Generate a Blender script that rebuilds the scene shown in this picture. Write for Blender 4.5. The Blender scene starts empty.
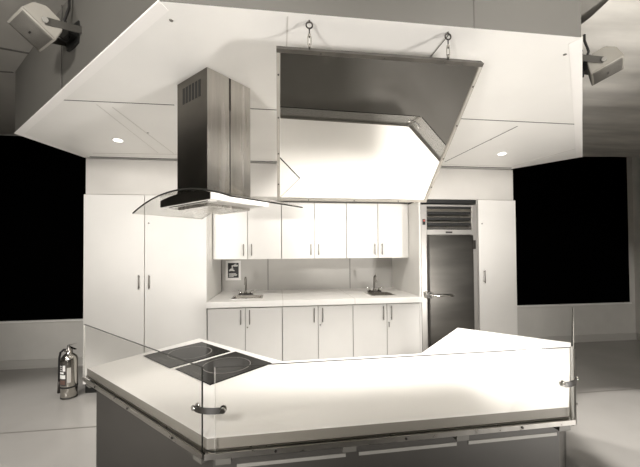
import bpy, bmesh, math, random
from mathutils import Vector, Matrix
random.seed(4)
S = bpy.context.scene
COL = S.collection
PI = math.pi
R2 = math.sqrt(.5)

# ------------------------------------------------------------------ materials
def mat(name, col, rough=.5, metal=0., noise=0., nscale=6., bump=0., bscale=60., stretch=None, spec=.5, coat=0., rvar=0.):
    m = bpy.data.materials.new(name); m.use_nodes = True
    nt = m.node_tree; b = nt.nodes['Principled BSDF']
    b.inputs['Base Color'].default_value = (*col, 1)
    b.inputs['Roughness'].default_value = rough
    b.inputs['Metallic'].default_value = metal
    b.inputs['Specular IOR Level'].default_value = spec
    b.inputs['Coat Weight'].default_value = coat
    tc = nt.nodes.new('ShaderNodeTexCoord'); mp = nt.nodes.new('ShaderNodeMapping')
    nt.links.new(tc.outputs['Object'], mp.inputs['Vector'])
    if stretch: mp.inputs['Scale'].default_value = stretch
    if noise or rvar:
        n = nt.nodes.new('ShaderNodeTexNoise'); n.inputs['Scale'].default_value = nscale
        n.inputs['Detail'].default_value = 5
        nt.links.new(mp.outputs[0], n.inputs['Vector'])
        if noise:
            r = nt.nodes.new('ShaderNodeValToRGB')
            r.color_ramp.elements[0].position = .3; r.color_ramp.elements[1].position = .7
            r.color_ramp.elements[0].color = (*[c*(1-noise) for c in col], 1)
            r.color_ramp.elements[1].color = (*[min(1, c*(1+noise)) for c in col], 1)
            nt.links.new(n.outputs['Fac'], r.inputs[0]); nt.links.new(r.outputs[0], b.inputs['Base Color'])
        if rvar:
            mr = nt.nodes.new('ShaderNodeMapRange')
            mr.inputs['To Min'].default_value = max(.02, rough-rvar); mr.inputs['To Max'].default_value = rough+rvar
            nt.links.new(n.outputs['Fac'], mr.inputs['Value']); nt.links.new(mr.outputs[0], b.inputs['Roughness'])
    if bump:
        n2 = nt.nodes.new('ShaderNodeTexNoise'); n2.inputs['Scale'].default_value = bscale
        nt.links.new(mp.outputs[0], n2.inputs['Vector'])
        bp = nt.nodes.new('ShaderNodeBump'); bp.inputs['Strength'].default_value = bump; bp.inputs['Distance'].default_value = .01
        nt.links.new(n2.outputs['Fac'], bp.inputs['Height']); nt.links.new(bp.outputs[0], b.inputs['Normal'])
    return m

def glass_mat(name, tint, refl=.06, frost=0.):
    m = bpy.data.materials.new(name); m.use_nodes = True
    nt = m.node_tree; nt.nodes.clear()
    o = nt.nodes.new('ShaderNodeOutputMaterial'); t = nt.nodes.new('ShaderNodeBsdfTransparent')
    g = nt.nodes.new('ShaderNodeBsdfGlossy'); mx = nt.nodes.new('ShaderNodeMixShader')
    fr = nt.nodes.new('ShaderNodeFresnel'); fr.inputs['IOR'].default_value = 1.45
    ml = nt.nodes.new('ShaderNodeMath'); ml.operation = 'MULTIPLY'; ml.inputs[1].default_value = refl
    t.inputs['Color'].default_value = (*tint, 1); g.inputs['Roughness'].default_value = .02
    nt.links.new(fr.outputs[0], ml.inputs[0]); nt.links.new(ml.outputs[0], mx.inputs[0])
    nt.links.new(t.outputs[0], mx.inputs[1]); nt.links.new(g.outputs[0], mx.inputs[2]); nt.links.new(mx.outputs[0], o.inputs[0])
    return m

def emit(name, col, s):
    m = bpy.data.materials.new(name); m.use_nodes = True
    b = m.node_tree.nodes['Principled BSDF']; b.inputs['Base Color'].default_value = (*col, 1)
    b.inputs['Emission Color'].default_value = (*col, 1); b.inputs['Emission Strength'].default_value = s
    return m

M = {
 'white': mat('white_laminate', (.80,.785,.75), .38, noise=.02, nscale=3, bump=.02, bscale=5),
 'soffit': mat('soffit_panel', (.86,.845,.81), .42, noise=.02, nscale=2.5),
 'edge': mat('panel_edge', (.92,.9,.87), .5),
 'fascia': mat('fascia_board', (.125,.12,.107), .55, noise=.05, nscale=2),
 'bulk': mat('bulkhead', (.62,.60,.565), .6, noise=.03, nscale=4),
 'splash': mat('backsplash', (.50,.485,.455), .45, noise=.03, nscale=3),
 'wall': mat('painted_wall', (.60,.585,.545), .75, noise=.03, nscale=6, bump=.1, bscale=120),
 'top': mat('solid_surface_top', (.86,.845,.81), .3, noise=.015, nscale=4),
 'slab': mat('slab_edge', (.19,.178,.155), .4, noise=.03),  # shading of the white slab's sides put into a darker colour
 'joint': mat('dark_joint', (.10,.095,.085), .7),
 'softjoint': mat('soft_joint', (.66,.64,.6), .6),
 'black': mat('black_pane', (.0008,.0008,.0008), .5, spec=.0),
 'toe': mat('toe_kick_black', (.008,.008,.007), .5),
 'base': mat('island_base', (.055,.051,.045), .5, noise=.07, nscale=5, bump=.05, bscale=200),
 'bracket': mat('bracket_paint', (.13,.125,.11), .5),
 'strip': mat('painted_light_strip', (.30,.29,.265), .5, noise=.06, nscale=9),  # colour of the light painted on the island base; speaker knobs share it
 'alu': mat('aluminium', (.48,.462,.43), .3, 1, rvar=.08, nscale=30),
 'chrome': mat('chrome', (.75,.74,.71), .12, 1),
 'steel': mat('brushed_steel', (.62,.60,.565), .26, 1, noise=.14, nscale=2.2, stretch=(14,14,.8), rvar=.1),
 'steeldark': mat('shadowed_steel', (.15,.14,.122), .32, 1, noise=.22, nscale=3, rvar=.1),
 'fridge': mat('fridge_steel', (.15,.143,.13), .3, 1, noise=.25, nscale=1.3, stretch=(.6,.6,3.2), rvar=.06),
 'handle': mat('satin_handle', (.30,.285,.26), .35, .9),
 'ceramic': mat('black_ceramic', (.003,.003,.0025), .12, spec=.1),
 'ring': mat('burner_ring', (.2,.19,.175), .4),
 'mirror': mat('mirror_glass', (.86,.85,.83), .004, 1),
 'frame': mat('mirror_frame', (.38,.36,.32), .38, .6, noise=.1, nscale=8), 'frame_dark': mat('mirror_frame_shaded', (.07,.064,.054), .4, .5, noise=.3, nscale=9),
 'iron': mat('dark_iron', (.06,.055,.05), .4, .8),
 'speaker': mat('speaker_plastic', (.30,.285,.25), .55, noise=.04),
 'grille': mat('speaker_grille', (.15,.142,.125), .6, .3, bump=.5, bscale=500),
 'plastic': mat('black_plastic', (.012,.012,.011), .45),
 'rubber': mat('black_rubber', (.015,.014,.013), .55),
 'clip': mat('dark_strap', (.018,.016,.013), .45, 0),
 'ceil': mat('ceiling_paint', (.34,.325,.295), .7, noise=.06, nscale=2),
 'paper': mat('paper_white', (.82,.81,.78), .6),
 'label_dark': mat('label_dark', (.05,.045,.042), .5),
 'label_red': mat('label_brown', (.12,.07,.055), .5),
 'red': mat('switch_red', (.55,.12,.10), .4),
 'glassedge': mat('glass_edge', (.02,.02,.017), .4, spec=.2),
 'glassedge_light': mat('glass_edge_light', (.55,.54,.5), .25),
 'glass': glass_mat('clear_glass', (.992,.99,.983), .2),
 'hoodglass': glass_mat('hood_glass', (.975,.972,.96), .5),
 'lamp': emit('lamp_glow', (1,.96,.9), 6),
 'ext': mat('extinguisher_steel', (.50,.48,.44), .2, 1, rvar=.08, nscale=8),
}
# floor: sealed concrete with slight sheen
M['floor'] = mat('floor_sealed_concrete', (.34,.328,.308), .22, noise=.08, nscale=1.1, bump=.04, bscale=90, rvar=.08)
# light fabric stretched below the right-hand ceiling
M['fabric'] = mat('ceiling_fabric', (.76,.735,.68), .6, noise=.14, nscale=2.5, stretch=(.6,3.,1))

# ------------------------------------------------------------------ geometry helpers
def box(bm, x0, x1, y0, y1, z0, z1, bev=0., mi=0):
    vs = [bm.verts.new((x, y, z)) for x in (x0, x1) for y in (y0, y1) for z in (z0, z1)]
    fs = []
    for q in ((0,1,3,2),(4,6,7,5),(0,4,5,1),(2,3,7,6),(0,2,6,4),(1,5,7,3)):
        f = bm.faces.new([vs[i] for i in q]); f.material_index = mi; fs.append(f)
    if bev:
        es = list({e for f in fs for e in f.edges})
        r = bmesh.ops.bevel(bm, geom=es, offset=bev, segments=2, affect='EDGES', profile=.5)
        for f in r['faces']: f.material_index = mi
    return vs
def prism(bm, pts, z0, z1, mi=0, bev=0.):
    a = [bm.verts.new((p[0], p[1], z0)) for p in pts]; b = [bm.verts.new((p[0], p[1], z1)) for p in pts]
    n = len(pts); fs = [bm.faces.new(a[::-1]), bm.faces.new(b)]
    for i in range(n): fs.append(bm.faces.new((a[i], a[(i+1)%n], b[(i+1)%n], b[i])))
    for f in fs: f.material_index = mi
    if bev:
        es = list({e for f in fs for e in f.edges})
        r = bmesh.ops.bevel(bm, geom=es, offset=bev, segments=2, affect='EDGES', profile=.5)
        for f in r['faces']: f.material_index = mi
def tube(bm, pts, r, n=10, mi=0, closed=False):
    pts = [Vector(p) for p in pts]; rings = []; N = len(pts)
    up = None
    for i, p in enumerate(pts):
        if closed: d = (pts[(i+1)%N]-pts[i-1])
        else: d = (pts[min(i+1, N-1)]-pts[max(i-1, 0)])
        d.normalize()
        if up is None: up = d.orthogonal().normalized()
        up = (up - d*up.dot(d)).normalized(); s = d.cross(up)
        rr = r[i] if isinstance(r, (list, tuple)) else r
        rings.append([bm.verts.new(p + (up*math.cos(2*PI*k/n)+s*math.sin(2*PI*k/n))*rr) for k in range(n)])
    for i in range(N if closed else N-1):
        a, b = rings[i], rings[(i+1)%N]
        for k in range(n):
            f = bm.faces.new((a[k], a[(k+1)%n], b[(k+1)%n], b[k])); f.smooth = True; f.material_index = mi
    if not closed:
        bm.faces.new(rings[0][::-1]).material_index = mi; bm.faces.new(rings[-1]).material_index = mi
def lathe(bm, prof, n=32, c=(0,0,0), mi=0):
    rings = []
    for r, z in prof:
        rings.append([bm.verts.new((c[0]+r*math.cos(2*PI*k/n), c[1]+r*math.sin(2*PI*k/n), c[2]+z)) for k in range(n)])
    for a, b in zip(rings, rings[1:]):
        for k in range(n):
            f = bm.faces.new((a[k], a[(k+1)%n], b[(k+1)%n], b[k])); f.smooth = True; f.material_index = mi
    bm.faces.new(rings[0][::-1]).material_index = mi; bm.faces.new(rings[-1]).material_index = mi
def beam(bm, a, b, w, h, mi=0, up=(0,0,1)):
    a, b = Vector(a), Vector(b); d = (b-a).normalized(); u = Vector(up); s = d.cross(u).normalized(); u = s.cross(d)
    vs = [bm.verts.new(p + s*sx*w/2 + u*sz*h/2) for p in (a, b) for sx in (-1, 1) for sz in (-1, 1)]
    for q in ((0,1,3,2),(4,6,7,5),(0,4,5,1),(2,3,7,6),(0,2,6,4),(1,5,7,3)):
        bm.faces.new([vs[i] for i in q]).material_index = mi
def xf(bm, m, start=0):
    bm.verts.ensure_lookup_table()
    bmesh.ops.transform(bm, matrix=m, verts=bm.verts[start:])
def obj(name, bm, mats, parent=None, recalc=True):
    if recalc: bmesh.ops.recalc_face_normals(bm, faces=bm.faces)
    me = bpy.data.meshes.new(name); bm.to_mesh(me); bm.free()
    for m in (mats if isinstance(mats, (list, tuple)) else [mats]): me.materials.append(m)
    o = bpy.data.objects.new(name, me); COL.objects.link(o)
    if parent is not None: o.parent = parent
    return o
def smooth(o):
    for p in o.data.polygons: p.use_smooth = True
def thing(name, label, cat, loc=(0,0,0), rotz=0, group=None):
    o = bpy.data.objects.new(name, None); COL.objects.link(o); o.empty_display_size = .1
    o.location = loc; o.rotation_euler = (0,0,rotz); tag(o, label, cat, group); return o
def tag(o, label, cat, group=None):
    o['label'] = label; o['category'] = cat
    if group: o['group'] = group
def struct(name, bm, m, parent=None):
    o = obj(name, bm, m, parent)
    if parent is None: o['kind'] = 'structure'
    return o
def NB(): return bmesh.new()
def dup(root, loc=None, rotz=None, label=None):
    r = root.copy(); COL.objects.link(r)
    if loc is not None: r.location = loc
    if rotz is not None: r.rotation_euler = (0,0,rotz)
    if label: r['label'] = label
    for ch in list(root.children):
        c = ch.copy(); COL.objects.link(c); c.parent = r
        for g in list(ch.children):
            d = g.copy(); COL.objects.link(d); d.parent = c
    return r

# ------------------------------------------------------------------ room shell
YB = 4.41; XL, XR, YF, HC = -5.6, 5.48, -3.2, 2.84
b = NB(); box(b, XL-.1, XR+.1, YF-.1, YB+.1, -.1, 0)
floor = struct('floor', b, M['floor'])
b = NB(); box(b, XL, XR, 2.835, 2.85, 0, .0012); box(b, -3.2, -3.188, YF, 2.83, 0, .0012)
o = obj('floor_joint', b, mat('floor_joint_line', (.17,.16,.145), .6), floor)
b = NB(); box(b, XL-.1, XR+.1, YF-.1, YB+.1, HC, HC+.1)
ceiling = struct('ceiling', b, M['ceil'])
b = NB()
beam(b, (-5.5,1.6,HC-.001), (-.9,2.85,HC-.001), .02, .006); beam(b, (-5.6,2.9,HC-.001), (-2.1,2.9,HC-.001), .014, .006)
obj('panel_joint', b, M['joint'], ceiling)
b = NB(); box(b, XL-.1, XR+.1, YB, YB+.1, 0, HC)
wb = struct('wall_back', b, M['wall'])
b = NB(); box(b, XR, XR+.1, YF, YB, 0, HC); struct('wall_right', b, mat('side_wall', (.72,.70,.66), .7, noise=.04))
b = NB(); box(b, XL-.1, XL, YF, YB, 0, HC); struct('wall_left', b, M['wall'])
b = NB(); box(b, XL, XR, YF-.1, YF, 0, HC); struct('wall_front', b, mat('dark_back_wall', (.10,.095,.085), .8, noise=.1))
for nm, x0, x1 in (('baseboard_left', XL+.0, -1.93), ('baseboard_right', 2.80, XR)):
    b = NB(); box(b, x0, x1, YB-.018, YB, 0, .10, .004); box(b, x0, x1, YB-.03, YB, 0, .02)
    struct(nm, b, mat(nm+'_paint', (.50,.485,.45), .5))
b = NB(); box(b, XR-.018, XR, 0, YB-.03, 0, .10, .004); struct('baseboard_side', b, mat('side_base_paint', (.6,.585,.55), .5))
# the two big night-black windows over low walls
for k, (x0, x1) in enumerate(((XL+.05, -1.80), (2.70, 5.36))):
    b = NB(); box(b, x0, x1, YB-.02, YB+.002, .575, 2.81)
    w = struct('window_%d' % (k+1), b, M['black'])
    b = NB(); box(b, x0, x1, YB-.05, YB, .555, .578, .003)
    obj('sill', b, M['white'], w)
    b = NB()
    n = 4 if k == 0 else 3
    for i in range(n):
        b = NB(); xx = x0+.35+(x1-x0-.5)*i/(n-1); lathe(b, [(.007,0),(.007,.004),(.004,.006)], 8, (xx, YB-.045, .578)); obj('sill_screw', b, M['handle'], w)
# billowing fabric stretched under the right part of the ceiling
b = NB(); nx, ny = 60, 90
fx0, fx1, fy0, fy1 = 1.9, XR-.005, .6, YB-.005
g = []
for j in range(ny+1):
    row = []
    for i in range(nx+1):
        x = fx0+(fx1-fx0)*i/nx; y = fy0+(fy1-fy0)*j/ny
        z = HC-.035+.008*math.sin(11*y-1.6*x+1.5*math.sin(1.7*x))+.006*math.sin(19*y+2.1*x+math.sin(3*y))+.005*math.sin(5.3*y+3.1*x)
        row.append(b.verts.new((x, y, z)))
    g.append(row)
for j in range(ny):
    for i in range(nx):
        f = b.faces.new((g[j][i], g[j][i+1], g[j+1][i+1], g[j+1][i])); f.smooth = True
# the soffit volume interrupts the fabric: drop the faces inside it
def in_soffit(x, y): return y > 1.30 and (x-1.363)*.694-(y-1.293)*.72 < -.03 and y < 3.60
bmesh.ops.delete(b, geom=[f for f in b.faces if in_soffit(*f.calc_center_median()[:2])], context='FACES')
fab = obj('ceiling.001', b, M['fabric']); fab['kind'] = 'structure'

# ------------------------------------------------------------------ dropped soffit
HS = 2.339
A, B_, C_, D_, E_, F_ = (-.441,1.300), (1.363,1.297), (3.117,2.985), (2.75,3.50), (-1.904,3.53), (-2.068,2.882)
poly = [A, B_, C_, D_, (2.75,3.60), (-1.904,3.60), E_, F_]
b = NB(); prism(b, poly, HS, HC-.001)
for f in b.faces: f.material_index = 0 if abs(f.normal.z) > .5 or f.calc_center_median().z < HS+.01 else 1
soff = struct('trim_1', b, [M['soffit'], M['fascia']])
def inset(P, d):   # shift polygon inward
    out = []; n = len(P)
    for i in range(n):
        p0, p1, p2 = (Vector(P[i-1]), Vector(P[i]), Vector(P[(i+1)%n]))
        d1, d2 = (p1-p0).normalized(), (p2-p1).normalized()
        n1, n2 = Vector((-d1.y, d1.x)), Vector((-d2.y, d2.x)); m = (n1+n2).normalized()
        out.append(p1+m*d/max(.3, m.dot(n1)))
    return out
P6 = [A, B_, C_, D_, E_, F_]
# pale edge strip round the rim: a slim lowered frame
b = NB(); In = inset(P6, .045); Out = inset(P6, -.004)
for i in (1, 4, 5):
    j = (i+1) % 6
    prism(b, [Out[i], Out[j], In[j], In[i]] if i != 4 else [Out[4], Out[5], In[5], In[4]], HS-.0018, HS+.006)
obj('edge_strip', b, M['edge'], soff)
b = NB(); z = HS-.0005
def joint(bm, p, q, w=.008, h=.002): beam(bm, (*p, z), (*q, z), w, h)
joint(b, (-1.385,2.217), (-.66,2.211)); joint(b, (-.2,2.211), (2.25,2.208), .009)
joint(b, (.756,1.35), (.752,1.52), .006); joint(b, (1.84,2.294), (1.79,3.308), .008)
joint(b, (-1.84,3.50), (2.70,3.475), .02, .004)
obj('panel_joint', b, M['joint'], soff)
b = NB()
joint(b, (-1.07,2.29), (-.99,3.30)); joint(b, (-1.15,2.26), (-1.13,3.30), .006); joint(b, (-1.75,3.37), (-.9,3.32), .012)
joint(b, (.045,1.32), (.05,2.2), .006); joint(b, (.75,1.36), (.75,2.2), .006)
joint(b, (2.66,3.40), (2.80,2.75), .008); joint(b, (1.84,3.42), (2.62,3.40), .008)
obj('access_panel_line', b, M['softjoint'], soff)
b = NB()
for x, y in ((-1.02,2.75),(-.5,2.7),(1.83,2.6),(1.40,1.42),(-.43,1.40),(1.0,1.9)):
    b = NB(); lathe(b, [(.008,-.003),(.008,.002)], 8, (x, y, HS)); obj('screw', b, M['handle'], soff)
# vertical seams of the fascia
b = NB(); box(b, .843, .848, 1.2965, 1.3, HS, HC)
beam(b, (-1.25,2.077,HS+.01), (-1.25,2.077,HC), .004, .004, up=(1,0,0)); 
obj('fascia_seam', b, M['joint'], soff)

def downlight(x, y, label):
    t = thing('downlight', label, 'light', (x, y, HS), 0, 'recessed downlights in the soffit')
    b = NB(); lathe(b, [(.045,-.004),(.045,.0),(.032,0),(.030,-.004)], 28); obj('trim_ring', b, M['edge'], t)
    b = NB(); lathe(b, [(.034,-.0065),(.034,-.0042)], 28); obj('lamp_face', b, M['lamp'], t)
downlight(-1.334, 2.952, 'small round recessed downlight in the soffit over the tall double-door cabinet')
downlight(2.203, 2.961, 'small round recessed downlight in the soffit near the refrigerator')

# ------------------------------------------------------------------ kitchen block
YK = 3.507; TZ = 1.967
# bulkhead above the cabinets
b = NB(); box(b, -1.888, 2.752, YK+.012, YB, TZ+.004, HS-.012)
struct('wall_bulkhead', b, M['bulk'])
# backsplash with vertical joints
b = NB(); box(b, -.72, 1.575, YB-.022, YB, .84, 1.40)
ws = struct('wall_backsplash', b, M['splash'])
b = NB(); box(b, -.130, -.122, YB-.026, YB-.021, .875, 1.4); box(b, .975, .983, YB-.026, YB-.021, .875, 1.4)
obj('panel_joint', b, mat('splash_joint', (.16,.15,.135), .6), ws)

def bar_handle(L, parent, x, z, y):
    b = NB()
    tube(b, [(x, y-.028, z-L/2), (x, y-.028, z+L/2)], .0052, 10)
    for s in (-1, 1): tube(b, [(x, y-.028, z+s*(L/2-.018)), (x, y, z+s*(L/2-.018))], .004, 8)
    return obj('handle', b, M['handle'], parent)
def door(root, x0, x1, z0, z1, y, hx, hz, hl=.13, lock=None, th=.018):
    b = NB(); box(b, x0, x1, y-th, y, z0, z1, .0015)
    d = obj('door', b, M['white'], root)
    bar_handle(hl, d, hx, hz, y-th)
    if lock:
        b = NB(); tube(b, [(lock[0], y-th, lock[1]), (lock[0], y-th-.004, lock[1])], .008, 12)
        obj('lock', b, M['handle'], d)
        if lock[2]:
            b = NB(); box(b, lock[0]-.005, lock[0]+.005, y-th-.012, y-th-.004, lock[1]-.05, lock[1]+.006, .001); obj('key', b, M['handle'], d)
    return d

# tall cabinet, left
t = thing('tall_cabinet', 'tall white double-door cabinet standing left of the sinks', 'cabinet')
b = NB(); box(b, -1.892, -.722, YK+.004, YB-.06, .1, TZ, .001); obj('carcass', b, M['white'], t)
b = NB(); box(b, -1.89, -.73, YK+.025, YB-.08, 0, .1); obj('toe_kick', b, M['toe'], t)
door(t, -1.890, -1.329, .104, TZ-.004, YK, -1.372, 1.09, .14)
door(t, -1.321, -.724, .104, TZ-.004, YK, -1.276, 1.09, .14, (-1.285, 1.68, False))
# tall narrow cabinet, right
t = thing('tall_cabinet', 'tall narrow white single-door cabinet right of the refrigerator', 'cabinet')
b = NB(); box(b, 2.285, 2.758, YK+.004, YB-.06, .1, TZ, .001); obj('carcass', b, M['white'], t)
b = NB(); box(b, 2.30, 2.74, YK+.07, YB-.08, 0, .1); obj('toe_kick', b, M['toe'], t)
door(t, 2.287, 2.756, .104, TZ-.004, YK, 2.345, 1.085, .15, (2.331, 1.69, False))
# white end panel between sinks and fridge
b = NB(); box(b, 1.571, 1.592, YK-.015, YB-.03, 0, 1.945, .001)
o = obj('end_panel', b, M['white']); tag(o, 'narrow white upright end panel between the counter and the refrigerator', 'panel')

U = .762
YU = 3.80; UZ0, UZ1 = 1.303, 1.955
def wall_cabinet(i, label):
    t = thing('wall_cabinet', label, 'cabinet', (-.716+U*i, 0, 0), 0, 'white wall cabinets above the sinks')
    b = NB(); box(b, .002, U-.002, YU+.002, YB-.03, UZ0+.004, UZ1, .001); obj('carcass', b, M['splash'], t)
    door(t, .004, U/2-.004, UZ0, UZ1-.002, YU, U/2-.045, UZ0+.105, .13)
    door(t, U/2+.004, U-.004, UZ0, UZ1-.002, YU, U/2+.045, UZ0+.105, .13)
wall_cabinet(0, 'white double-door wall cabinet above the left sink')
wall_cabinet(1, 'white double-door wall cabinet in the middle, between two others')
wall_cabinet(2, 'white double-door wall cabinet above the right sink')
b = NB(); box(b, -.716, 1.570, YU+.02, YB-.03, UZ1+.002, TZ+.002); o = obj('filler_panel', b, M['joint']); tag(o, 'thin dark filler strip above the white wall cabinets', 'panel')

YD = 3.505; CZ = .878
def base_cabinet(i, label, lock):
    t = thing('base_cabinet', label, 'cabinet', (-.716+U*i, 0, 0), 0, 'white base cabinets under the worktop')
    b = NB(); box(b, .002, U-.002, YD+.002, YD+.55, .1, .60, .001); box(b, .002, U-.002, YD+.002, YD+.05, .60, .812, .001); obj('carcass', b, M['splash'], t)
    b = NB(); box(b, .01, U-.01, YD+.07, YD+.5, 0, .1); obj('toe_kick', b, M['toe'], t)
    door(t, .004, U/2-.004, .11, .800, YD, U/2-.045, .71, .15)
    door(t, U/2+.004, U-.004, .11, .800, YD, U/2+.045, .71, .15, lock)
base_cabinet(0, 'white double-door base cabinet under the left sink', (U/2+.022, .60, False))
base_cabinet(1, 'white double-door base cabinet in the middle with no sink above', (U/2+.022, .60, False))
base_cabinet(2, 'white double-door base cabinet under the right sink', (U/2+.022, .60, True))

# worktop with two sink holes
sinks = [(-.505, -.165, 3.60, 3.92), (1.045, 1.345, 3.60, 3.92)]
b = NB()
xs = [-.714, -.490, -.180, .050, .056, .815, .821, 1.060, 1.330, 1.569]; ys = [3.432, 3.615, 3.905, YB-.024]
hole = {(1,1), (7,1)}
vg = {(i,j): b.verts.new((x, y, CZ)) for i, x in enumerate(xs) for j, y in enumerate(ys)}
for i in range(len(xs)-1):
    for j in range(len(ys)-1):
        if (i,j) in hole: continue
        f = b.faces.new((vg[i,j], vg[i+1,j], vg[i+1,j+1], vg[i,j+1])); f.material_index = 1 if i in (3, 5) else 0
wt = obj('worktop', b, [M['top'], M['softjoint']], None, False)
md = wt.modifiers.new('s', 'SOLIDIFY'); md.thickness = .060; md.offset = -1
tag(wt, 'long white worktop holding both steel sinks', 'worktop')

def sink(x0, x1, y0, y1, label):
    t = thing('sink', label, 'sink', ((x0+x1)/2, (y0+y1)/2, CZ), 0, 'small steel sinks')
    hx, hy = (x1-x0)/2, (y1-y0)/2; r = .022
    b = NB()
    o1 = [(-hx,-hy),(hx,-hy),(hx,hy),(-hx,hy)]; i1 = [(-hx+r,-hy+r),(hx-r,-hy+r),(hx-r,hy-r),(-hx+r,hy-r)]
    vo = [b.verts.new((*p, .003)) for p in o1]; vi = [b.verts.new((*p, .0035)) for p in i1]; vb = [b.verts.new((*p, .0005)) for p in o1]
    for k in range(4):
        b.faces.new((vo[k], vo[(k+1)%4], vi[(k+1)%4], vi[k])); b.faces.new((vb[k], vb[(k+1)%4], vo[(k+1)%4], vo[k]))
    obj('rim', b, M['chrome'], t)
    b = NB(); a = [b.verts.new((*p, .0035)) for p in i1]; c = [b.verts.new((p[0]*.86, p[1]*.86, -.15)) for p in i1]
    for k in range(4): b.faces.new((a[k], a[(k+1)%4], c[(k+1)%4], c[k]))
    b.faces.new(c); bmesh.ops.bevel(b, geom=[e for e in b.edges if e.verts[0] in c or e.verts[1] in c], offset=.015, segments=3, affect='EDGES')
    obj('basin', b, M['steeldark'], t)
    b = NB(); lathe(b, [(.028,-.147),(.028,-.144),(.018,-.146)], 20); obj('drain', b, M['chrome'], t)
def faucet(x, y, label):
    t = thing('faucet', label, 'faucet', (x, y, CZ), 0, 'gooseneck faucets')
    b = NB(); box(b, -.085, .085, -.028, .028, 0.0005, .014, .005); obj('base_plate', b, M['iron'], t)
    b = NB(); lathe(b, [(.020,.014),(.020,.03),(.012,.045),(.0095,.05)], 16)
    pts = [(0,0,.04),(0,0,.15)]+[(0, -.045+.045*math.cos(a), .16+.045*math.sin(a)) for a in [k*PI/10 for k in range(0,11)]]+[(0,-.09,.135)]
    tube(b, pts, .0115, 12); tube(b, [(0,-.09,.14),(0,-.09,.125)], .014, 12); obj('spout', b, M['handle'], t)
    for s in (-1, 1):
        b = NB(); lathe(b, [(.019,.014),(.017,.03),(.010,.042),(.006,.05)], 14, (s*.062,0,0)); tube(b, [(s*.062,0,.046),(s*.115,-.012,.062)], [.0065,.0045], 8)
        obj('handle', b, M['chrome'], t)
sink(*sinks[0], 'small square steel sink at the left end of the white worktop')
sink(*sinks[1], 'small square steel sink at the right end of the white worktop, beside the refrigerator')
faucet(-.375, 3.975, 'chrome gooseneck faucet behind the left sink, near the black notice')
faucet(1.195, 3.975, 'chrome gooseneck faucet behind the right sink')

# hand washing notice
t = thing('notice', 'small black hand-washing notice in a white frame above the left sink', 'sign', (-.572, YB-.024, 1.145))
b = NB(); box(b, -.098, .098, -.008, 0, -.128, .128, .002); obj('frame', b, M['paper'], t)
b = NB(); box(b, -.068, .068, -.010, -.007, -.095, .098); obj('panel', b, M['toe'], t)
b = NB()
y0, y1 = -.0125, -.009
# tap at top right, hand at lower left, rows of small print
def pg(pts):
    a = [b.verts.new((p[0], y0, p[1])) for p in pts]; c = [b.verts.new((p[0], y1, p[1])) for p in pts]; n = len(pts)
    b.faces.new(a); b.faces.new(c[::-1])
    for k in range(n): b.faces.new((a[k], c[k], c[(k+1)%n], a[(k+1)%n]))
pg([(-.022,.05),(-.02,.066),(.012,.072),(.022,.082),(.03,.072),(.058,.074),(.058,.052),(.018,.05),(.0,.056),(-.006,.044)])
pg([(.016,.084),(.04,.088),(.04,.08),(.018,.077)])
pg([(-.055,.0),(-.04,.022),(-.022,.026),(-.018,.045),(-.008,.046),(-.006,.018),(.014,.006),(.016,-.008),(-.02,-.004),(-.05,-.01)])
pg([(.0,.028),(.003,.036),(.006,.028),(.003,.022)])
for k, (w, x) in enumerate(((.09,-.055),(.104,-.055),(.098,-.055),(.06,-.055))):
    pg([(x, -.045-k*.012), (x+w, -.045-k*.012), (x+w, -.038-k*.012), (x, -.038-k*.012)])
obj('pictogram', b, mat('notice_print', (.62,.61,.58), .6), t)

# ------------------------------------------------------------------ refrigerator
t = thing('refrigerator', 'stainless steel upright refrigerator with louvred vent on top', 'refrigerator', (1.935, YK, 0))
W = .338
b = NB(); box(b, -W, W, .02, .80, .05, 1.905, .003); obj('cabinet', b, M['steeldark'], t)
b = NB()
box(b, -W, -W+.072, -.012, .02, .06, 1.905, .003); box(b, W-.062, W, -.012, .02, .06, 1.905, .003); box(b, -W+.072, W-.062, -.012, .02, 1.885, 1.905)
box(b, -W+.072, W-.062, -.012, .02, 1.565, 1.622, .002)
obj('front_frame', b, mat('frame_steel', (.55,.53,.50), .35, .75, noise=.08, nscale=3), t)
b = NB(); box(b, -W+.072, W-.062, .012, .0195, 1.622, 1.885); v = obj('vent', b, M['toe'], t)
b = NB()
for k in range(4):
    zz = 1.640+k*.063; n0 = len(b.verts); box(b, -W+.076, W-.066, -.004, 0, -.026, .026, .0008)
    xf(b, Matrix.Translation((0, .002, zz+.014)) @ Matrix.Rotation(math.radians(-42), 4, 'X'), n0)
obj('louvres', b, M['alu'], v)
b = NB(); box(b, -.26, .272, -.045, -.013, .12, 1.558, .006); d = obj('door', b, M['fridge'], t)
b = NB(); box(b, -.268, -.262, -.04, -.012, .12, 1.558); obj('gasket', b, M['iron'], d)
b = NB(); box(b, -.305, -.235, -.062, -.0125, .855, .925, .006)
tube(b, [(-.27,-.066,.892),(-.23,-.08,.889),(-.06,-.085,.884),(.0,-.082,.884)], [.012,.011,.011,.012], 12)
obj('handle', b, M['chrome'], d)
for zz in (1.45, .3):
    b = NB(); box(b, .258, .296, -.052, -.0125, zz-.05, zz+.05, .003); obj('hinge', b, M['iron'], t)
b = NB(); box(b, -.045, .035, -.016, -.0115, 1.583, 1.601, .002); obj('badge', b, M['iron'], t)
b = NB(); box(b, -W+.018, -W+.052, -.018, -.0115, 1.675, 1.74, .002); s = obj('switch', b, M['plastic'], t)
b = NB(); box(b, -W+.025, -W+.045, -.023, -.0175, 1.712, 1.732, .001); obj('rocker', b, M['red'], s)
b = NB(); box(b, -.30, .30, .06, .75, 0, .05); obj('plinth', b, M['toe'], t)
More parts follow.
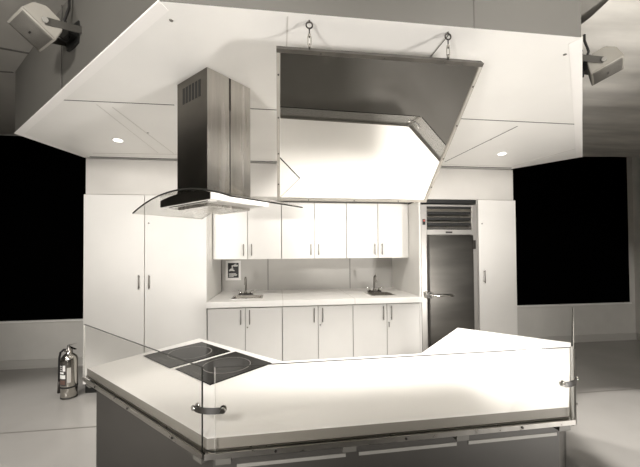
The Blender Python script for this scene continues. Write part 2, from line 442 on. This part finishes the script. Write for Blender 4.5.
b = NB(); box(b, 1.594, 2.283, YK+.02, YB-.05, 1.925, TZ); o = obj('filler_panel', b, M['toe']); tag(o, 'black panel standing in for the shaded gap above the refrigerator', 'panel')  # black panel stands in for the shade inside the gap

# ------------------------------------------------------------------ island
IZ = .748
P1, P2, P3, P4 = Vector((-1.046,1.969)), Vector((-.241,1.166)), Vector((1.163,1.192)), Vector((1.986,2.012))
P5, P6_, P7, P8 = Vector((1.468,2.544)), Vector((.877,1.935)), Vector((.023,1.918)), Vector((-.576,2.527))
top = [P1, P2, P3, P4, P5, P6_, P7, P8]
isl = thing('kitchen_island', 'large white-topped demonstration island with angled wings and grey base', 'counter', (.42, 1.7, 0))
OFF = Vector((-.42, -1.7, 0))
def put(name, b, m, parent, T=OFF):
    xf(b, Matrix.Translation(T)); return obj(name, b, m, parent)
b = NB(); prism(b, top, IZ-.040, IZ, 0, .003)
for f in b.faces: f.material_index = 0 if f.normal.z > .5 or f.calc_center_median().z > IZ-.004 else 1
b.normal_update()
for f in b.faces: f.material_index = 0 if f.normal.z > .6 else 1
ct = put('countertop', b, [M['top'], M['slab']], isl)
def off_poly(P, d): return inset([tuple(p) for p in P], d)
bp = off_poly(top, .036)
b = NB(); prism(b, bp, 0, IZ-.041); put('base', b, M['base'], isl)
# outward normals of the three guarded edges
def nrm(p, q): d = (q-p).normalized(); return Vector((d.y, -d.x))
edges = [(P1, P2), (P2, P3), (P3, P4)]
OG = .011
outer = [P1+nrm(P1,P2)*OG]
def corner(e1, e2, d):
    n1, n2 = nrm(*e1), nrm(*e2); m = (n1+n2).normalized(); return e1[1]+m*d/m.dot(n1)
G2 = corner(edges[0], edges[1], OG); G3 = corner(edges[1], edges[2], OG); G1 = P1+nrm(P1,P2)*OG; G4 = P4+nrm(P3,P4)*OG
Gs = [(G1, G2), (G2, G3), (G3, G4)]
for k, (p, q) in enumerate(Gs):
    d = (q-p).normalized(); n = nrm(p, q)
    a, c = p+d*.0, q-d*.0
    b = NB()
    prism(b, [a-n*.006, c-n*.006, c+n*.012, a+n*.012], IZ-.060, IZ-.054)
    prism(b, [a+n*.006, c+n*.006, c+n*.012, a+n*.012], IZ-.054, IZ-.041)
    prism(b, [a-n*.070, c-n*.070, c-n*.0062, a-n*.0062], IZ-.048, IZ-.0405)
    r = put('guard_rail', b, M['alu'], isl)
    L = (q-p).length; m = max(2, int(L/.36))
    for i in range(m):
        b = NB(); c0 = p+d*(L*(i+.5)/m)+n*.012; tube(b, [(*c0, IZ-.050), (*(c0+n*.004), IZ-.050)], .0045, 8)
        put('screw', b, M['iron'], r)
    for i in range({0:2, 1:4, 2:2}[k]):
        b = NB(); m = {0:2, 1:4, 2:2}[k]; s = .035+(L-.10)*i/(m-1)
        c0 = p+d*s; prism(b, [c0-n*.06, c0+d*.05-n*.06, c0+d*.05+n*.004, c0+n*.004], IZ-.084, IZ-.060)
        put('rail_bracket', b, M['bracket'], isl)
# pale strips as painted light on the front panel, between the brackets
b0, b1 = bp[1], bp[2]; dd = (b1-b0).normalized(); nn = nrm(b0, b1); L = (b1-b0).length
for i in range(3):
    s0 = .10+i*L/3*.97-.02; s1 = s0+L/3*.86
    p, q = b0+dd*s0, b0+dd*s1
    b = NB(); prism(b, [p, q, q+nn*.003, p+nn*.003], IZ-.130, IZ-.117); put('painted_light_strip', b, M['strip'], isl)

# glass guard panes
GH = .991
def pane(p, q, s0, s1, label, z0=IZ-.052, edge0='glassedge', edge1='glassedge'):
    d = (q-p).normalized(); n = nrm(p, q); L = (q-p).length
    a, c = p+d*s0, q-d*s1; mid = (a+c)/2
    t = thing('glass_guard', label, 'glass panel', (mid.x, mid.y, z0))
    T = (-mid.x, -mid.y, -z0)
    b = NB(); prism(b, [a, c, c+n*.005, a+n*.005], z0, GH); put('pane', b, M['glass'], t, T)
    b = NB(); prism(b, [a-n*.0004, c-n*.0004, c+n*.0054, a+n*.0054], GH, GH+.0016)
    put('top_edge', b, M['glassedge'], t, T)
    for e, ed, s in ((a, edge0, -1), (c, edge1, 1)):
        b = NB(); prism(b, [e-n*.0004, e+d*s*.0011-n*.0004, e+d*s*.0011+n*.0054, e+n*.0054], z0+.0, GH+.0016)
        put('side_edge', b, M[ed], t, T)
    return t
pane(*Gs[0], .0, .012, 'clear glass splash guard along the left wing of the island, beside the cooktops', edge0='glassedge_light')
pane(*Gs[1], .034, .008, 'wide clear glass splash guard across the front edge of the island', edge0='glassedge_light', edge1='glassedge_light')
pane(*Gs[2], .008, .0, 'clear glass splash guard along the right wing of the island, seen edge-on', edge0='glassedge_light', edge1='glassedge_light')
# curved corner clips joining the panes
def clip(c, nA, nB, dA, dB, label, z=.849):
    t = thing('corner_clip', label, 'clip', (c.x, c.y, z), 0, 'dark corner clips joining the glass guards')
    pts = []
    a0 = -dA*.045+nA*.010; a1 = dB*.060+nB*.010; k = (nA+nB).normalized()*.016
    n = 12; b = NB(); ring = []
    for i in range(n+1):
        u = i/n; p = a0*(1-u)**2+k*2*u*(1-u)+a1*u*u; w = .0105 if 0 < i < n else .007
        tn = (2*(1-u)*(k-a0)+2*u*(a1-k)).normalized(); no = Vector((tn.y, -tn.x))
        ring.append([b.verts.new((*(p+no*s), zz)) for s, zz in ((0,-w),(.004,-w),(.004,w),(0,w))])
    for r0, r1 in zip(ring, ring[1:]):
        for j in range(4): b.faces.new((r0[j], r0[(j+1)%4], r1[(j+1)%4], r1[j]))
    b.faces.new(ring[0][::-1]); b.faces.new(ring[-1])
    obj('strap', b, M['clip'], t)
    for p, n_ in ((a0, nA), (a1, nB)):
        b = NB(); q = p+n_*.0035; r0 = p-n_*.013
        tube(b, [(*r0,0),(*(q+n_*.003),0)], .0045, 10); tube(b, [(*q,0),(*(q+n_*.006),0)], [.0105,.0085], 16); tube(b, [(*r0,0),(*(r0+n_*.004),0)], .012, 14)
        obj('bolt', b, M['chrome'], t)
clip(G2, nrm(P1,P2), nrm(P2,P3), (G2-G1).normalized(), (G3-G2).normalized(), 'dark curved clip joining two glass guards at the front left island corner')
clip(G3, nrm(P2,P3), nrm(P3,P4), (G3-G2).normalized(), (G4-G3).normalized(), 'dark curved clip joining two glass guards at the front right island corner')

def cooktop(c, label):
    t = thing('cooktop', label, 'cooktop', (c[0], c[1], IZ), -PI/4-.04, 'black glass cooktops')
    b = NB(); box(b, -.171, .171, -.195, .195, 0.0003, .005, .0015); obj('glass_surface', b, M['ceramic'], t)
    b = NB()
    for r0, r1 in ((.126,.1305),):
        n = 64; va = [[b.verts.new((r*math.cos(2*PI*k/n), r*math.sin(2*PI*k/n)+.015, .0054)) for k in range(n)] for r in (r0, r1)]
        for k in range(n): b.faces.new((va[0][k], va[0][(k+1)%n], va[1][(k+1)%n], va[1][k]))
    for k in range(5): box(b, -.05+k*.022, -.042+k*.022, -.158, -.154, .005, .0054)
    obj('burner_ring', b, M['ring'], t)
cooktop((-.559,2.149), 'black glass single-burner cooktop farther from the front, at the far left of the island')
cooktop((-.294,1.882), 'black glass single-burner cooktop nearer the front glass, close to the island centre')

# ------------------------------------------------------------------ range hood (long axis along the left wing)
hc = Vector((-.358,1.938)); t = thing('range_hood', 'tall stainless steel chimney range hood with curved glass canopy', 'range hood', (hc.x, hc.y, HS), -PI/4)
# local x = along the wing (right-front), local y = towards right-back;  z relative to the soffit
def hz(z): return z-HS
cw = .146; cd = .143
b = NB(); box(b, -cw+.003, cw-.003, -cd+.003, cd-.003, hz(1.62), hz(2.12), .002)
low = obj('lower_chimney', b, M['steel'], t)
b = NB(); box(b, -cw, cw, -cd, cd, hz(1.66), hz(2.339)-.0005, .002)
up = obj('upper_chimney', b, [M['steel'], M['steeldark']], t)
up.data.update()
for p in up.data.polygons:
    if p.normal.y < -.6: p.material_index = 1  # left face takes darker steel, its shade put into the colour
b = NB()
for k in range(6): box(b, -.088+k*.031, -.068+k*.031, -cd-.0012, -cd+.001, hz(2.205), hz(2.295))
obj('vent_slots', b, M['toe'], up)
b = NB(); box(b, cw-.0005, cw+.0012, -.004, .002, hz(1.665), hz(2.335)); box(b, cw-.0005, cw+.002, -.006, .004, hz(2.16), hz(2.335))
obj('seam', b, M['iron'], up)
b = NB(); box(b, -cw-.004, cw+.004, -cd-.004, cd+.004, hz(1.66), hz(1.678), .002); obj('collar', b, M['alu'], t)
HX0, HX1 = -.492, .462
def arch(x): u = (x-(HX0+HX1)/2)/((HX1-HX0)/2); return 1.620+.080*(1-u*u)
b = NB(); n = 32; hw = .235; ring = []
for i in range(n+1):
    x = HX0+(HX1-HX0)*i/n
    ring.append([b.verts.new((x, yy, hz(arch(x))+dz)) for yy, dz in ((-hw,0),(hw,0),(hw,.006),(-hw,.006))])
for r0, r1 in zip(ring, ring[1:]):
    for j in range(4): b.faces.new((r0[j], r0[(j+1)%4], r1[(j+1)%4], r1[j])).smooth = False
b.faces.new(ring[0][::-1]); b.faces.new(ring[-1])
gc = obj('glass_canopy', b, M['hoodglass'], t)
def rim(pts, r, m, nm='rim'):
    b = NB(); tube(b, pts, r, 8); obj(nm, b, M[m], gc)
rim([(x, -hw, hz(arch(x))+.003) for x in [HX0+(HX1-HX0)*i/n for i in range(n+1)]], .0042, 'glassedge', 'front_rim')
rim([(x, hw, hz(arch(x))+.003) for x in [HX0+(HX1-HX0)*i/n for i in range(n+1)]], .0022, 'glassedge_light', 'rear_rim')
rim([(HX1, -hw, hz(arch(HX1))+.003), (HX1, hw, hz(arch(HX1))+.003)], .0034, 'glassedge', 'end_rim')
rim([(HX0, -hw, hz(arch(HX0))+.003), (HX0, hw, hz(arch(HX0))+.003)], .0016, 'glassedge_light', 'end_rim')
# motor body under the glass: flat bottom, arched top
b = NB(); n = 20; ring = []; bl = .245; bw = .19; zb = 1.640
for i in range(n+1):
    x = -bl+2*bl*i/n; zt = max(zb+.004, arch(x)-.003)
    ring.append([b.verts.new((x, yy, hz(zz))) for yy, zz in ((-bw,zb),(bw,zb),(bw,zt),(-bw,zt))])
for r0, r1 in zip(ring, ring[1:]):
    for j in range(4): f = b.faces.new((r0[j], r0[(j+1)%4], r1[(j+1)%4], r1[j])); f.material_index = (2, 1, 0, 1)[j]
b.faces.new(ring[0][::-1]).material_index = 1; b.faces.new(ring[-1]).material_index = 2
body = obj('hood_body', b, [M['steel'], M['steeldark'], M['white']], t)  # darker sides and white end paint in how the light falls
b = NB(); box(b, -.235, -.01, -.13, .13, hz(zb-.004), hz(zb)); box(b, .01, .235, -.13, .13, hz(zb-.004), hz(zb)); obj('grease_filter', b, mat('filter_mesh', (.6,.585,.55), .35, .3, bump=.4, bscale=400), body)
b = NB(); box(b, -.2, .2, -.168, -.160, hz(zb-.003), hz(zb)); obj('filter_slot', b, M['joint'], body)
for xx in (-.2, .2):
    b = NB(); lathe(b, [(.022,-.003),(.022,0)], 16, (xx, -.15, hz(zb))); obj('hood_lamp', b, M['edge'], body)

# ------------------------------------------------------------------ hanging mirror
TILT = math.radians(42.2)
mx0, mx1 = -.001, .908; mt = Vector((0, 1.332, 2.214)); ML = .786
t = thing('demonstration_mirror', 'large rectangular framed mirror hanging tilted over the island', 'mirror', (.4535, mt.y, mt.z))
# local frame: x right, y = along the slope downwards/back, z = normal facing up/back
RM = Matrix.Rotation(-TILT, 4, 'X'); t.rotation_euler = (-TILT, 0, 0)
hwm = (mx1-mx0)/2; fr = .016
b = NB(); box(b, -hwm+.004, hwm-.004, .004, ML-.004, .002, .022); obj('backing', b, M['iron'], t)
b = NB(); box(b, -hwm+fr*.6, hwm-fr*.6, fr*.6, ML-fr*.6, -.004, .0015); obj('mirror_glass', b, M['mirror'], t)
for nm, a in (('top', (-hwm, hwm, 0, fr)), ('bottom', (-hwm, hwm, ML-fr, ML)), ('left', (-hwm, -hwm+fr, fr, ML-fr)), ('right', (hwm-fr, hwm, fr, ML-fr))):
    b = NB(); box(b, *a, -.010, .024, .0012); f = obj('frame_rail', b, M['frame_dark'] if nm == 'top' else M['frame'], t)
    sc = [(-hwm*.6+hwm*.6*i, (a[2]+a[3])/2, 0) for i in range(3)] if nm in ('top', 'bottom') else [((a[0]+a[1])/2, .1+.19*i, 0) for i in range(4)]
    for q in sc: b = NB(); lathe(b, [(.004,-.0125),(.004,-.009)], 8, q); obj('screw', b, M['iron'], f)
def turnbuckle(x, label):
    y = 1.335; zt, zb_ = HS, 2.216
    t = thing('turnbuckle', label, 'hanging hook', (x, y, zt), 0, 'turnbuckles the mirror hangs from')
    b = NB(); n = 24; tube(b, [(0.013*math.cos(2*PI*k/n), 0, -.020+.013*math.sin(2*PI*k/n)) for k in range(n)], .0032, 8, closed=True)
    tube(b, [(0,0,-.0075),(0,0,0)], .0035, 8); obj('eye_bolt', b, M['iron'], t)
    b = NB(); tube(b, [(0,0,-.033),(0,0,-.072)], .0028, 8); obj('threaded_rod', b, M['iron'], t); b = NB(); tube(b, [(0,0,-.098),(0,0,zb_-zt+.0)], .0028, 8); obj('threaded_rod', b, M['iron'], t)
    b = NB(); tube(b, [(0,0,-.058),(0,0,-.066)], .0065, 10); tube(b, [(0,0,-.104),(0,0,-.112)], .0065, 10)
    for s in (-1, 1): tube(b, [(s*.003,0,-.060),(s*.0065,0,-.070),(s*.0065,0,-.100),(s*.003,0,-.110)], .0024, 8)
    obj('turnbuckle_body', b, M['frame'], t)
turnbuckle(.135, 'iron eye bolt and turnbuckle holding the left end of the tilted mirror')
turnbuckle(.745, 'iron eye bolt and turnbuckle holding the right end of the tilted mirror')

# ------------------------------------------------------------------ wall speakers
def speaker(c, n2, a2, label, wall_pt, tilt, k_=.70):
    """n2: outward direction of the fascia, a2: direction along the fascia towards the viewer"""
    t = thing('wall_speaker', label, 'speaker', c, 0, 'box loudspeakers fixed to the soffit fascia')
    td = math.radians(tilt)
    N = Vector((n2[0]*math.cos(td), n2[1]*math.cos(td), -math.sin(td))); X = Vector((a2[0], a2[1], 0)); Uv = N.cross(X)
    if Uv.z < 0: Uv = -Uv
    m = Matrix((X, N, Uv)).transposed().to_4x4() @ Matrix.Scale(k_, 4)
    hl = .145
    prof = [(-.10,-.05),(-.045,-.105),(.065,-.12),(.065,.12),(-.045,.105),(-.10,.05)]
    b = NB(); v0 = [b.verts.new((-hl, p[0], p[1])) for p in prof]; v1 = [b.verts.new((hl, p[0], p[1])) for p in prof]
    k = len(prof); b.faces.new(v0); b.faces.new(v1[::-1])
    for i in range(k): b.faces.new((v0[i], v0[(i+1)%k], v1[(i+1)%k], v1[i]))
    bmesh.ops.bevel(b, geom=b.edges[:], offset=.007, segments=2, affect='EDGES'); xf(b, m); obj('enclosure', b, M['speaker'], t)
    b = NB(); nb = 10; r = []
    for i in range(nb+1):
        x = -hl+.001+(2*hl-.002)*i/nb; yy = .0655+.016*(1-(x/hl)**2)
        r.append([b.verts.new(q) for q in ((x, .0655, -.118), (x, yy, -.118), (x, yy, .118), (x, .0655, .118))])
    for p, q in zip(r, r[1:]):
        for j in range(4): b.faces.new((p[j], p[(j+1)%4], q[(j+1)%4], q[j])).smooth = True
    b.faces.new(r[0]); b.faces.new(r[-1][::-1]); xf(b, m); g = obj('bezel', b, M['speaker'], t)
    b = NB(); r = []; hh = hl-.014
    for i in range(nb+1):
        x = -hh+2*hh*i/nb; yy = .067+.016*(1-(x/hl)**2)
        r.append([b.verts.new(q) for q in ((x, yy-.003, -.104), (x, yy, -.104), (x, yy, .104), (x, yy-.003, .104))])
    for p, q in zip(r, r[1:]):
        for j in range(4): b.faces.new((p[j], p[(j+1)%4], q[(j+1)%4], q[j])).smooth = True
    b.faces.new(r[0]); b.faces.new(r[-1][::-1]); xf(b, m); g = obj('grille', b, M['grille'], t)
    b = NB(); box(b, -.016, .016, .083, .0855, -.006, .006, .001); xf(b, m); obj('badge', b, M['iron'], g)
    W0 = Vector(wall_pt)-Vector(c)
    for s in (1, -1):
        e = X*s*(hl*k_+.005); wp = Vector((W0.x, W0.y, 0))+X*s*(hl*k_+.004)+Vector((0,0,W0.z))
        b = NB(); beam(b, e+N*.012, wp, .036, .004, up=tuple(X)); a = obj('bracket_arm', b, mat('bracket_grey', (.07,.066,.058), .5), t)
        b = NB(); tube(b, [e+N*.008-X*s*.002, e+N*.008+X*s*.010], .013, 14); obj('knob', b, M['strip'], a)
    b = NB(); ax = Vector((n2[0], n2[1], 0)); p = W0
    beam(b, p-X*.07+ax*.006, p+X*.07+ax*.006, .014, .12); beam(b, p-X*.05+ax*.03, p+X*.05+ax*.03, .04, .05); obj('wall_plate', b, M['plastic'], t)
    b = NB(); top_z = HC-c[2]-.004
    q0 = p+ax*.02-X*.02
    tube(b, [q0+Vector((0,0,.02)), q0+Vector((0,0,.08))+ax*.02, q0+Vector((0,0,.16)), (q0.x, q0.y, top_z)], .007, 8)
    tube(b, [q0+X*.03, q0+X*.05+Vector((0,0,-.06))+ax*.03, q0-N*0+Vector((0,0,-.02))+ax*.06], .005, 8)
    obj('cable', b, M['rubber'], t)
speaker((-1.196, 1.80, 2.525), (-.62,-.785), (.785,-.62), 'grey box loudspeaker on the fascia at the upper left, above the fire extinguisher side', (-1.10, 1.94, 2.57), 58, .66)
speaker((2.070, 1.82, 2.555), (.66,-.75), (-.75,-.66), 'grey box loudspeaker on the fascia at the upper right, near the rippled ceiling', (1.985, 1.895, 2.60), 70)

# ------------------------------------------------------------------ fire extinguisher
t = thing('fire_extinguisher', 'silver fire extinguisher standing on the floor beside the tall cabinet', 'fire extinguisher', (-1.992, 3.455, 0), math.radians(-20))
b = NB(); lathe(b, [(.060,.0),(.068,.004),(.068,.085),(.0685,.088),(.068,.36),(.064,.385),(.050,.405),(.034,.418),(.026,.424),(.026,.44)], 40); obj('cylinder', b, M['ext'], t)
b = NB(); lathe(b, [(.0685,.105),(.071,.108),(.071,.118),(.0685,.121)], 40); obj('strap', b, M['rubber'], t); b = NB(); lathe(b, [(.0685,.008),(.070,.012),(.0685,.018)], 40); obj('foot_band', b, M['rubber'], t)
def lab(z0, z1, a0, a1, m, nm, r=.0690, parent=t):
    b = NB(); n = 16; v = [[b.verts.new((r*math.cos(a0+(a1-a0)*k/n), r*math.sin(a0+(a1-a0)*k/n), zz)) for k in range(n+1)] for zz in (z0, z1)]
    for k in range(n): b.faces.new((v[0][k], v[0][k+1], v[1][k+1], v[1][k])).smooth = True
    return obj(nm, b, m, parent)
A0 = math.radians(-140); A1 = math.radians(-60)
l = lab(.135, .33, A0, A1, M['label_dark'], 'label')
lab(.245, .262, A0+.12, A1-.3, M['paper'], 'print_line', .0694, l)
lab(.20, .235, A0+.06, A1-.1, M['paper'], 'print_line', .0694, l)
lab(.145, .185, A0+.06, A1-.1, M['label_red'], 'print_block', .0694, l)
lab(.27, .325, A1-.45, A1-.1, M['paper'], 'print_block', .0694, l)
lab(.275, .28, A0+.1, A1-.6, M['paper'], 'print_line', .0694, l); lab(.295, .30, A0+.1, A1-.6, M['paper'], 'print_line', .0694, l); lab(.312, .317, A0+.1, A1-.6, M['paper'], 'print_line', .0694, l)
lab(.16, .30, A1+.1, A1+.55, mat('tag_pale', (.55,.53,.49), .5), 'inspection_tag', .0692)
b = NB(); lathe(b, [(.022,.438),(.026,.442),(.026,.458),(.016,.466),(.016,.485),(.010,.49)], 20); obj('valve', b, M['alu'], t)
b = NB(); beam(b, (-.01,0,.487), (.10,-.02,.470), .02, .004); beam(b, (-.01,0,.498), (.095,-.02,.525), .02, .004); beam(b, (-.008,0,.46), (-.008,0,.50), .02, .012, up=(1,0,0)); obj('lever', b, M['chrome'], t)
b = NB(); tube(b, [(-.01,-.024,.452), (-.01,-.034,.452)], .014, 16); obj('gauge', b, M['chrome'], t)
b = NB(); tube(b, [(-.02,0,.452),(-.06,-.004,.452),(-.095,-.008,.425),(-.108,-.01,.37),(-.108,-.012,.25),(-.106,-.012,.14)], .0095, 12); obj('hose', b, M['rubber'], t)
b = NB(); tube(b, [(-.106,-.012,.15),(-.104,-.012,.10),(-.102,-.012,.04)], [.011,.014,.017], 14); obj('nozzle', b, M['iron'], t)

# ------------------------------------------------------------------ lights
def area(loc, target, size, power, col=(1,.957,.91), spread=None, sy=None):
    l = bpy.data.lights.new('area', 'AREA'); l.energy = power; l.color = col; l.size = size
    if sy: l.shape = 'RECTANGLE'; l.size_y = sy
    if spread: l.spread = math.radians(spread)
    o = bpy.data.objects.new('area_light', l); COL.objects.link(o); o.location = loc
    o.rotation_euler = (Vector(target)-Vector(loc)).to_track_quat('-Z', 'Y').to_euler(); return o
def spot(loc, target, power, ang, blend=.5, r=.05, col=(1,.957,.91)):
    l = bpy.data.lights.new('spot', 'SPOT'); l.energy = power; l.color = col; l.spot_size = math.radians(ang); l.spot_blend = blend; l.shadow_soft_size = r
    o = bpy.data.objects.new('spot_light', l); COL.objects.link(o); o.location = loc
    o.rotation_euler = (Vector(target)-Vector(loc)).to_track_quat('-Z', 'Y').to_euler(); return o
# stage lights high in front of the kitchen
spot((-.9,-1.6,2.7), (-.6,3.5,1.35), 540, 54, .6, .3)
spot((1.6,-1.6,2.7), (1.5,3.5,1.35), 450, 54, .6, .3)
# low unseen spots added behind the camera to brighten the soffit
spot((-1.4,-1.2,.5), (-.3,2.4,2.34), 320, 74, .8, .25)
spot((2.8,-.9,.5), (.9,2.4,2.34), 480, 74, .8, .25)
# unseen low-angle spots added to brighten the lower back walls
spot((-3.4,-2.6,1.9), (-3.5,4.4,.35), 330, 30, .5, .1)
spot((4.2,-2.6,1.9), (4.3,4.4,.45), 340, 26, .5, .1)
# overhead lights on the island top, from unseen sources under the soffit
spot((.9,2.2,2.30), (.9,1.9,.8), 170, 120, .9, .08)
spot((.2,1.7,2.30), (.2,1.6,.8), 70, 110, .9, .08)
spot((1.7,2.1,2.30), (1.6,2.1,.8), 45, 110, .9, .08)
# downlights
spot((-1.334,2.952,2.325), (-1.334,2.6,0), 24, 120, .9, .02)
spot((2.203,2.961,2.325), (2.203,2.6,0), 24, 120, .9, .02)
spot((.43,3.1,2.32), (.43,4.2,.9), 34, 130, .9, .03)  # unseen extra spot for the sink recess, without a downlight fitting
# side pools on the floor
spot((-2.9,1.2,2.8), (-2.5,2.25,0), 380, 54, .4, .05)
spot((3.3,1.2,2.78), (3.2,1.7,0), 420, 44, .25, .04)
wd = bpy.data.worlds.new('w'); S.world = wd; wd.use_nodes = True
wd.node_tree.nodes['Background'].inputs[0].default_value = (1,.95,.87,1); wd.node_tree.nodes['Background'].inputs[1].default_value = .1

# ------------------------------------------------------------------ camera
f, cy, pi_, ro, ya, H = 327.59, 246.2325, .0169, -.0069, -.129, 1.3806
c, s = math.cos(ya), math.sin(ya)
R0 = Vector((c, s, 0)); F0 = Vector((-s, c, 0)); Z = Vector((0,0,1))
Fw = F0*math.cos(pi_)+Z*math.sin(pi_); Up = -F0*math.sin(pi_)+Z*math.cos(pi_)
Rr = R0*math.cos(ro)+Up*math.sin(ro); Uu = Up*math.cos(ro)-R0*math.sin(ro)
cam = bpy.data.cameras.new('camera'); co = bpy.data.objects.new('camera', cam); COL.objects.link(co)
co.matrix_world = Matrix((( Rr.x, Uu.x, -Fw.x, 0), (Rr.y, Uu.y, -Fw.y, 0), (Rr.z, Uu.z, -Fw.z, H), (0,0,0,1)))
cam.sensor_width = 36; cam.lens = 36*f/640; cam.shift_y = (cy-233.5)/640; cam.clip_start = .02
S.camera = co
S.view_settings.view_transform = 'Standard'; S.view_settings.look = 'None'; S.view_settings.exposure = 0
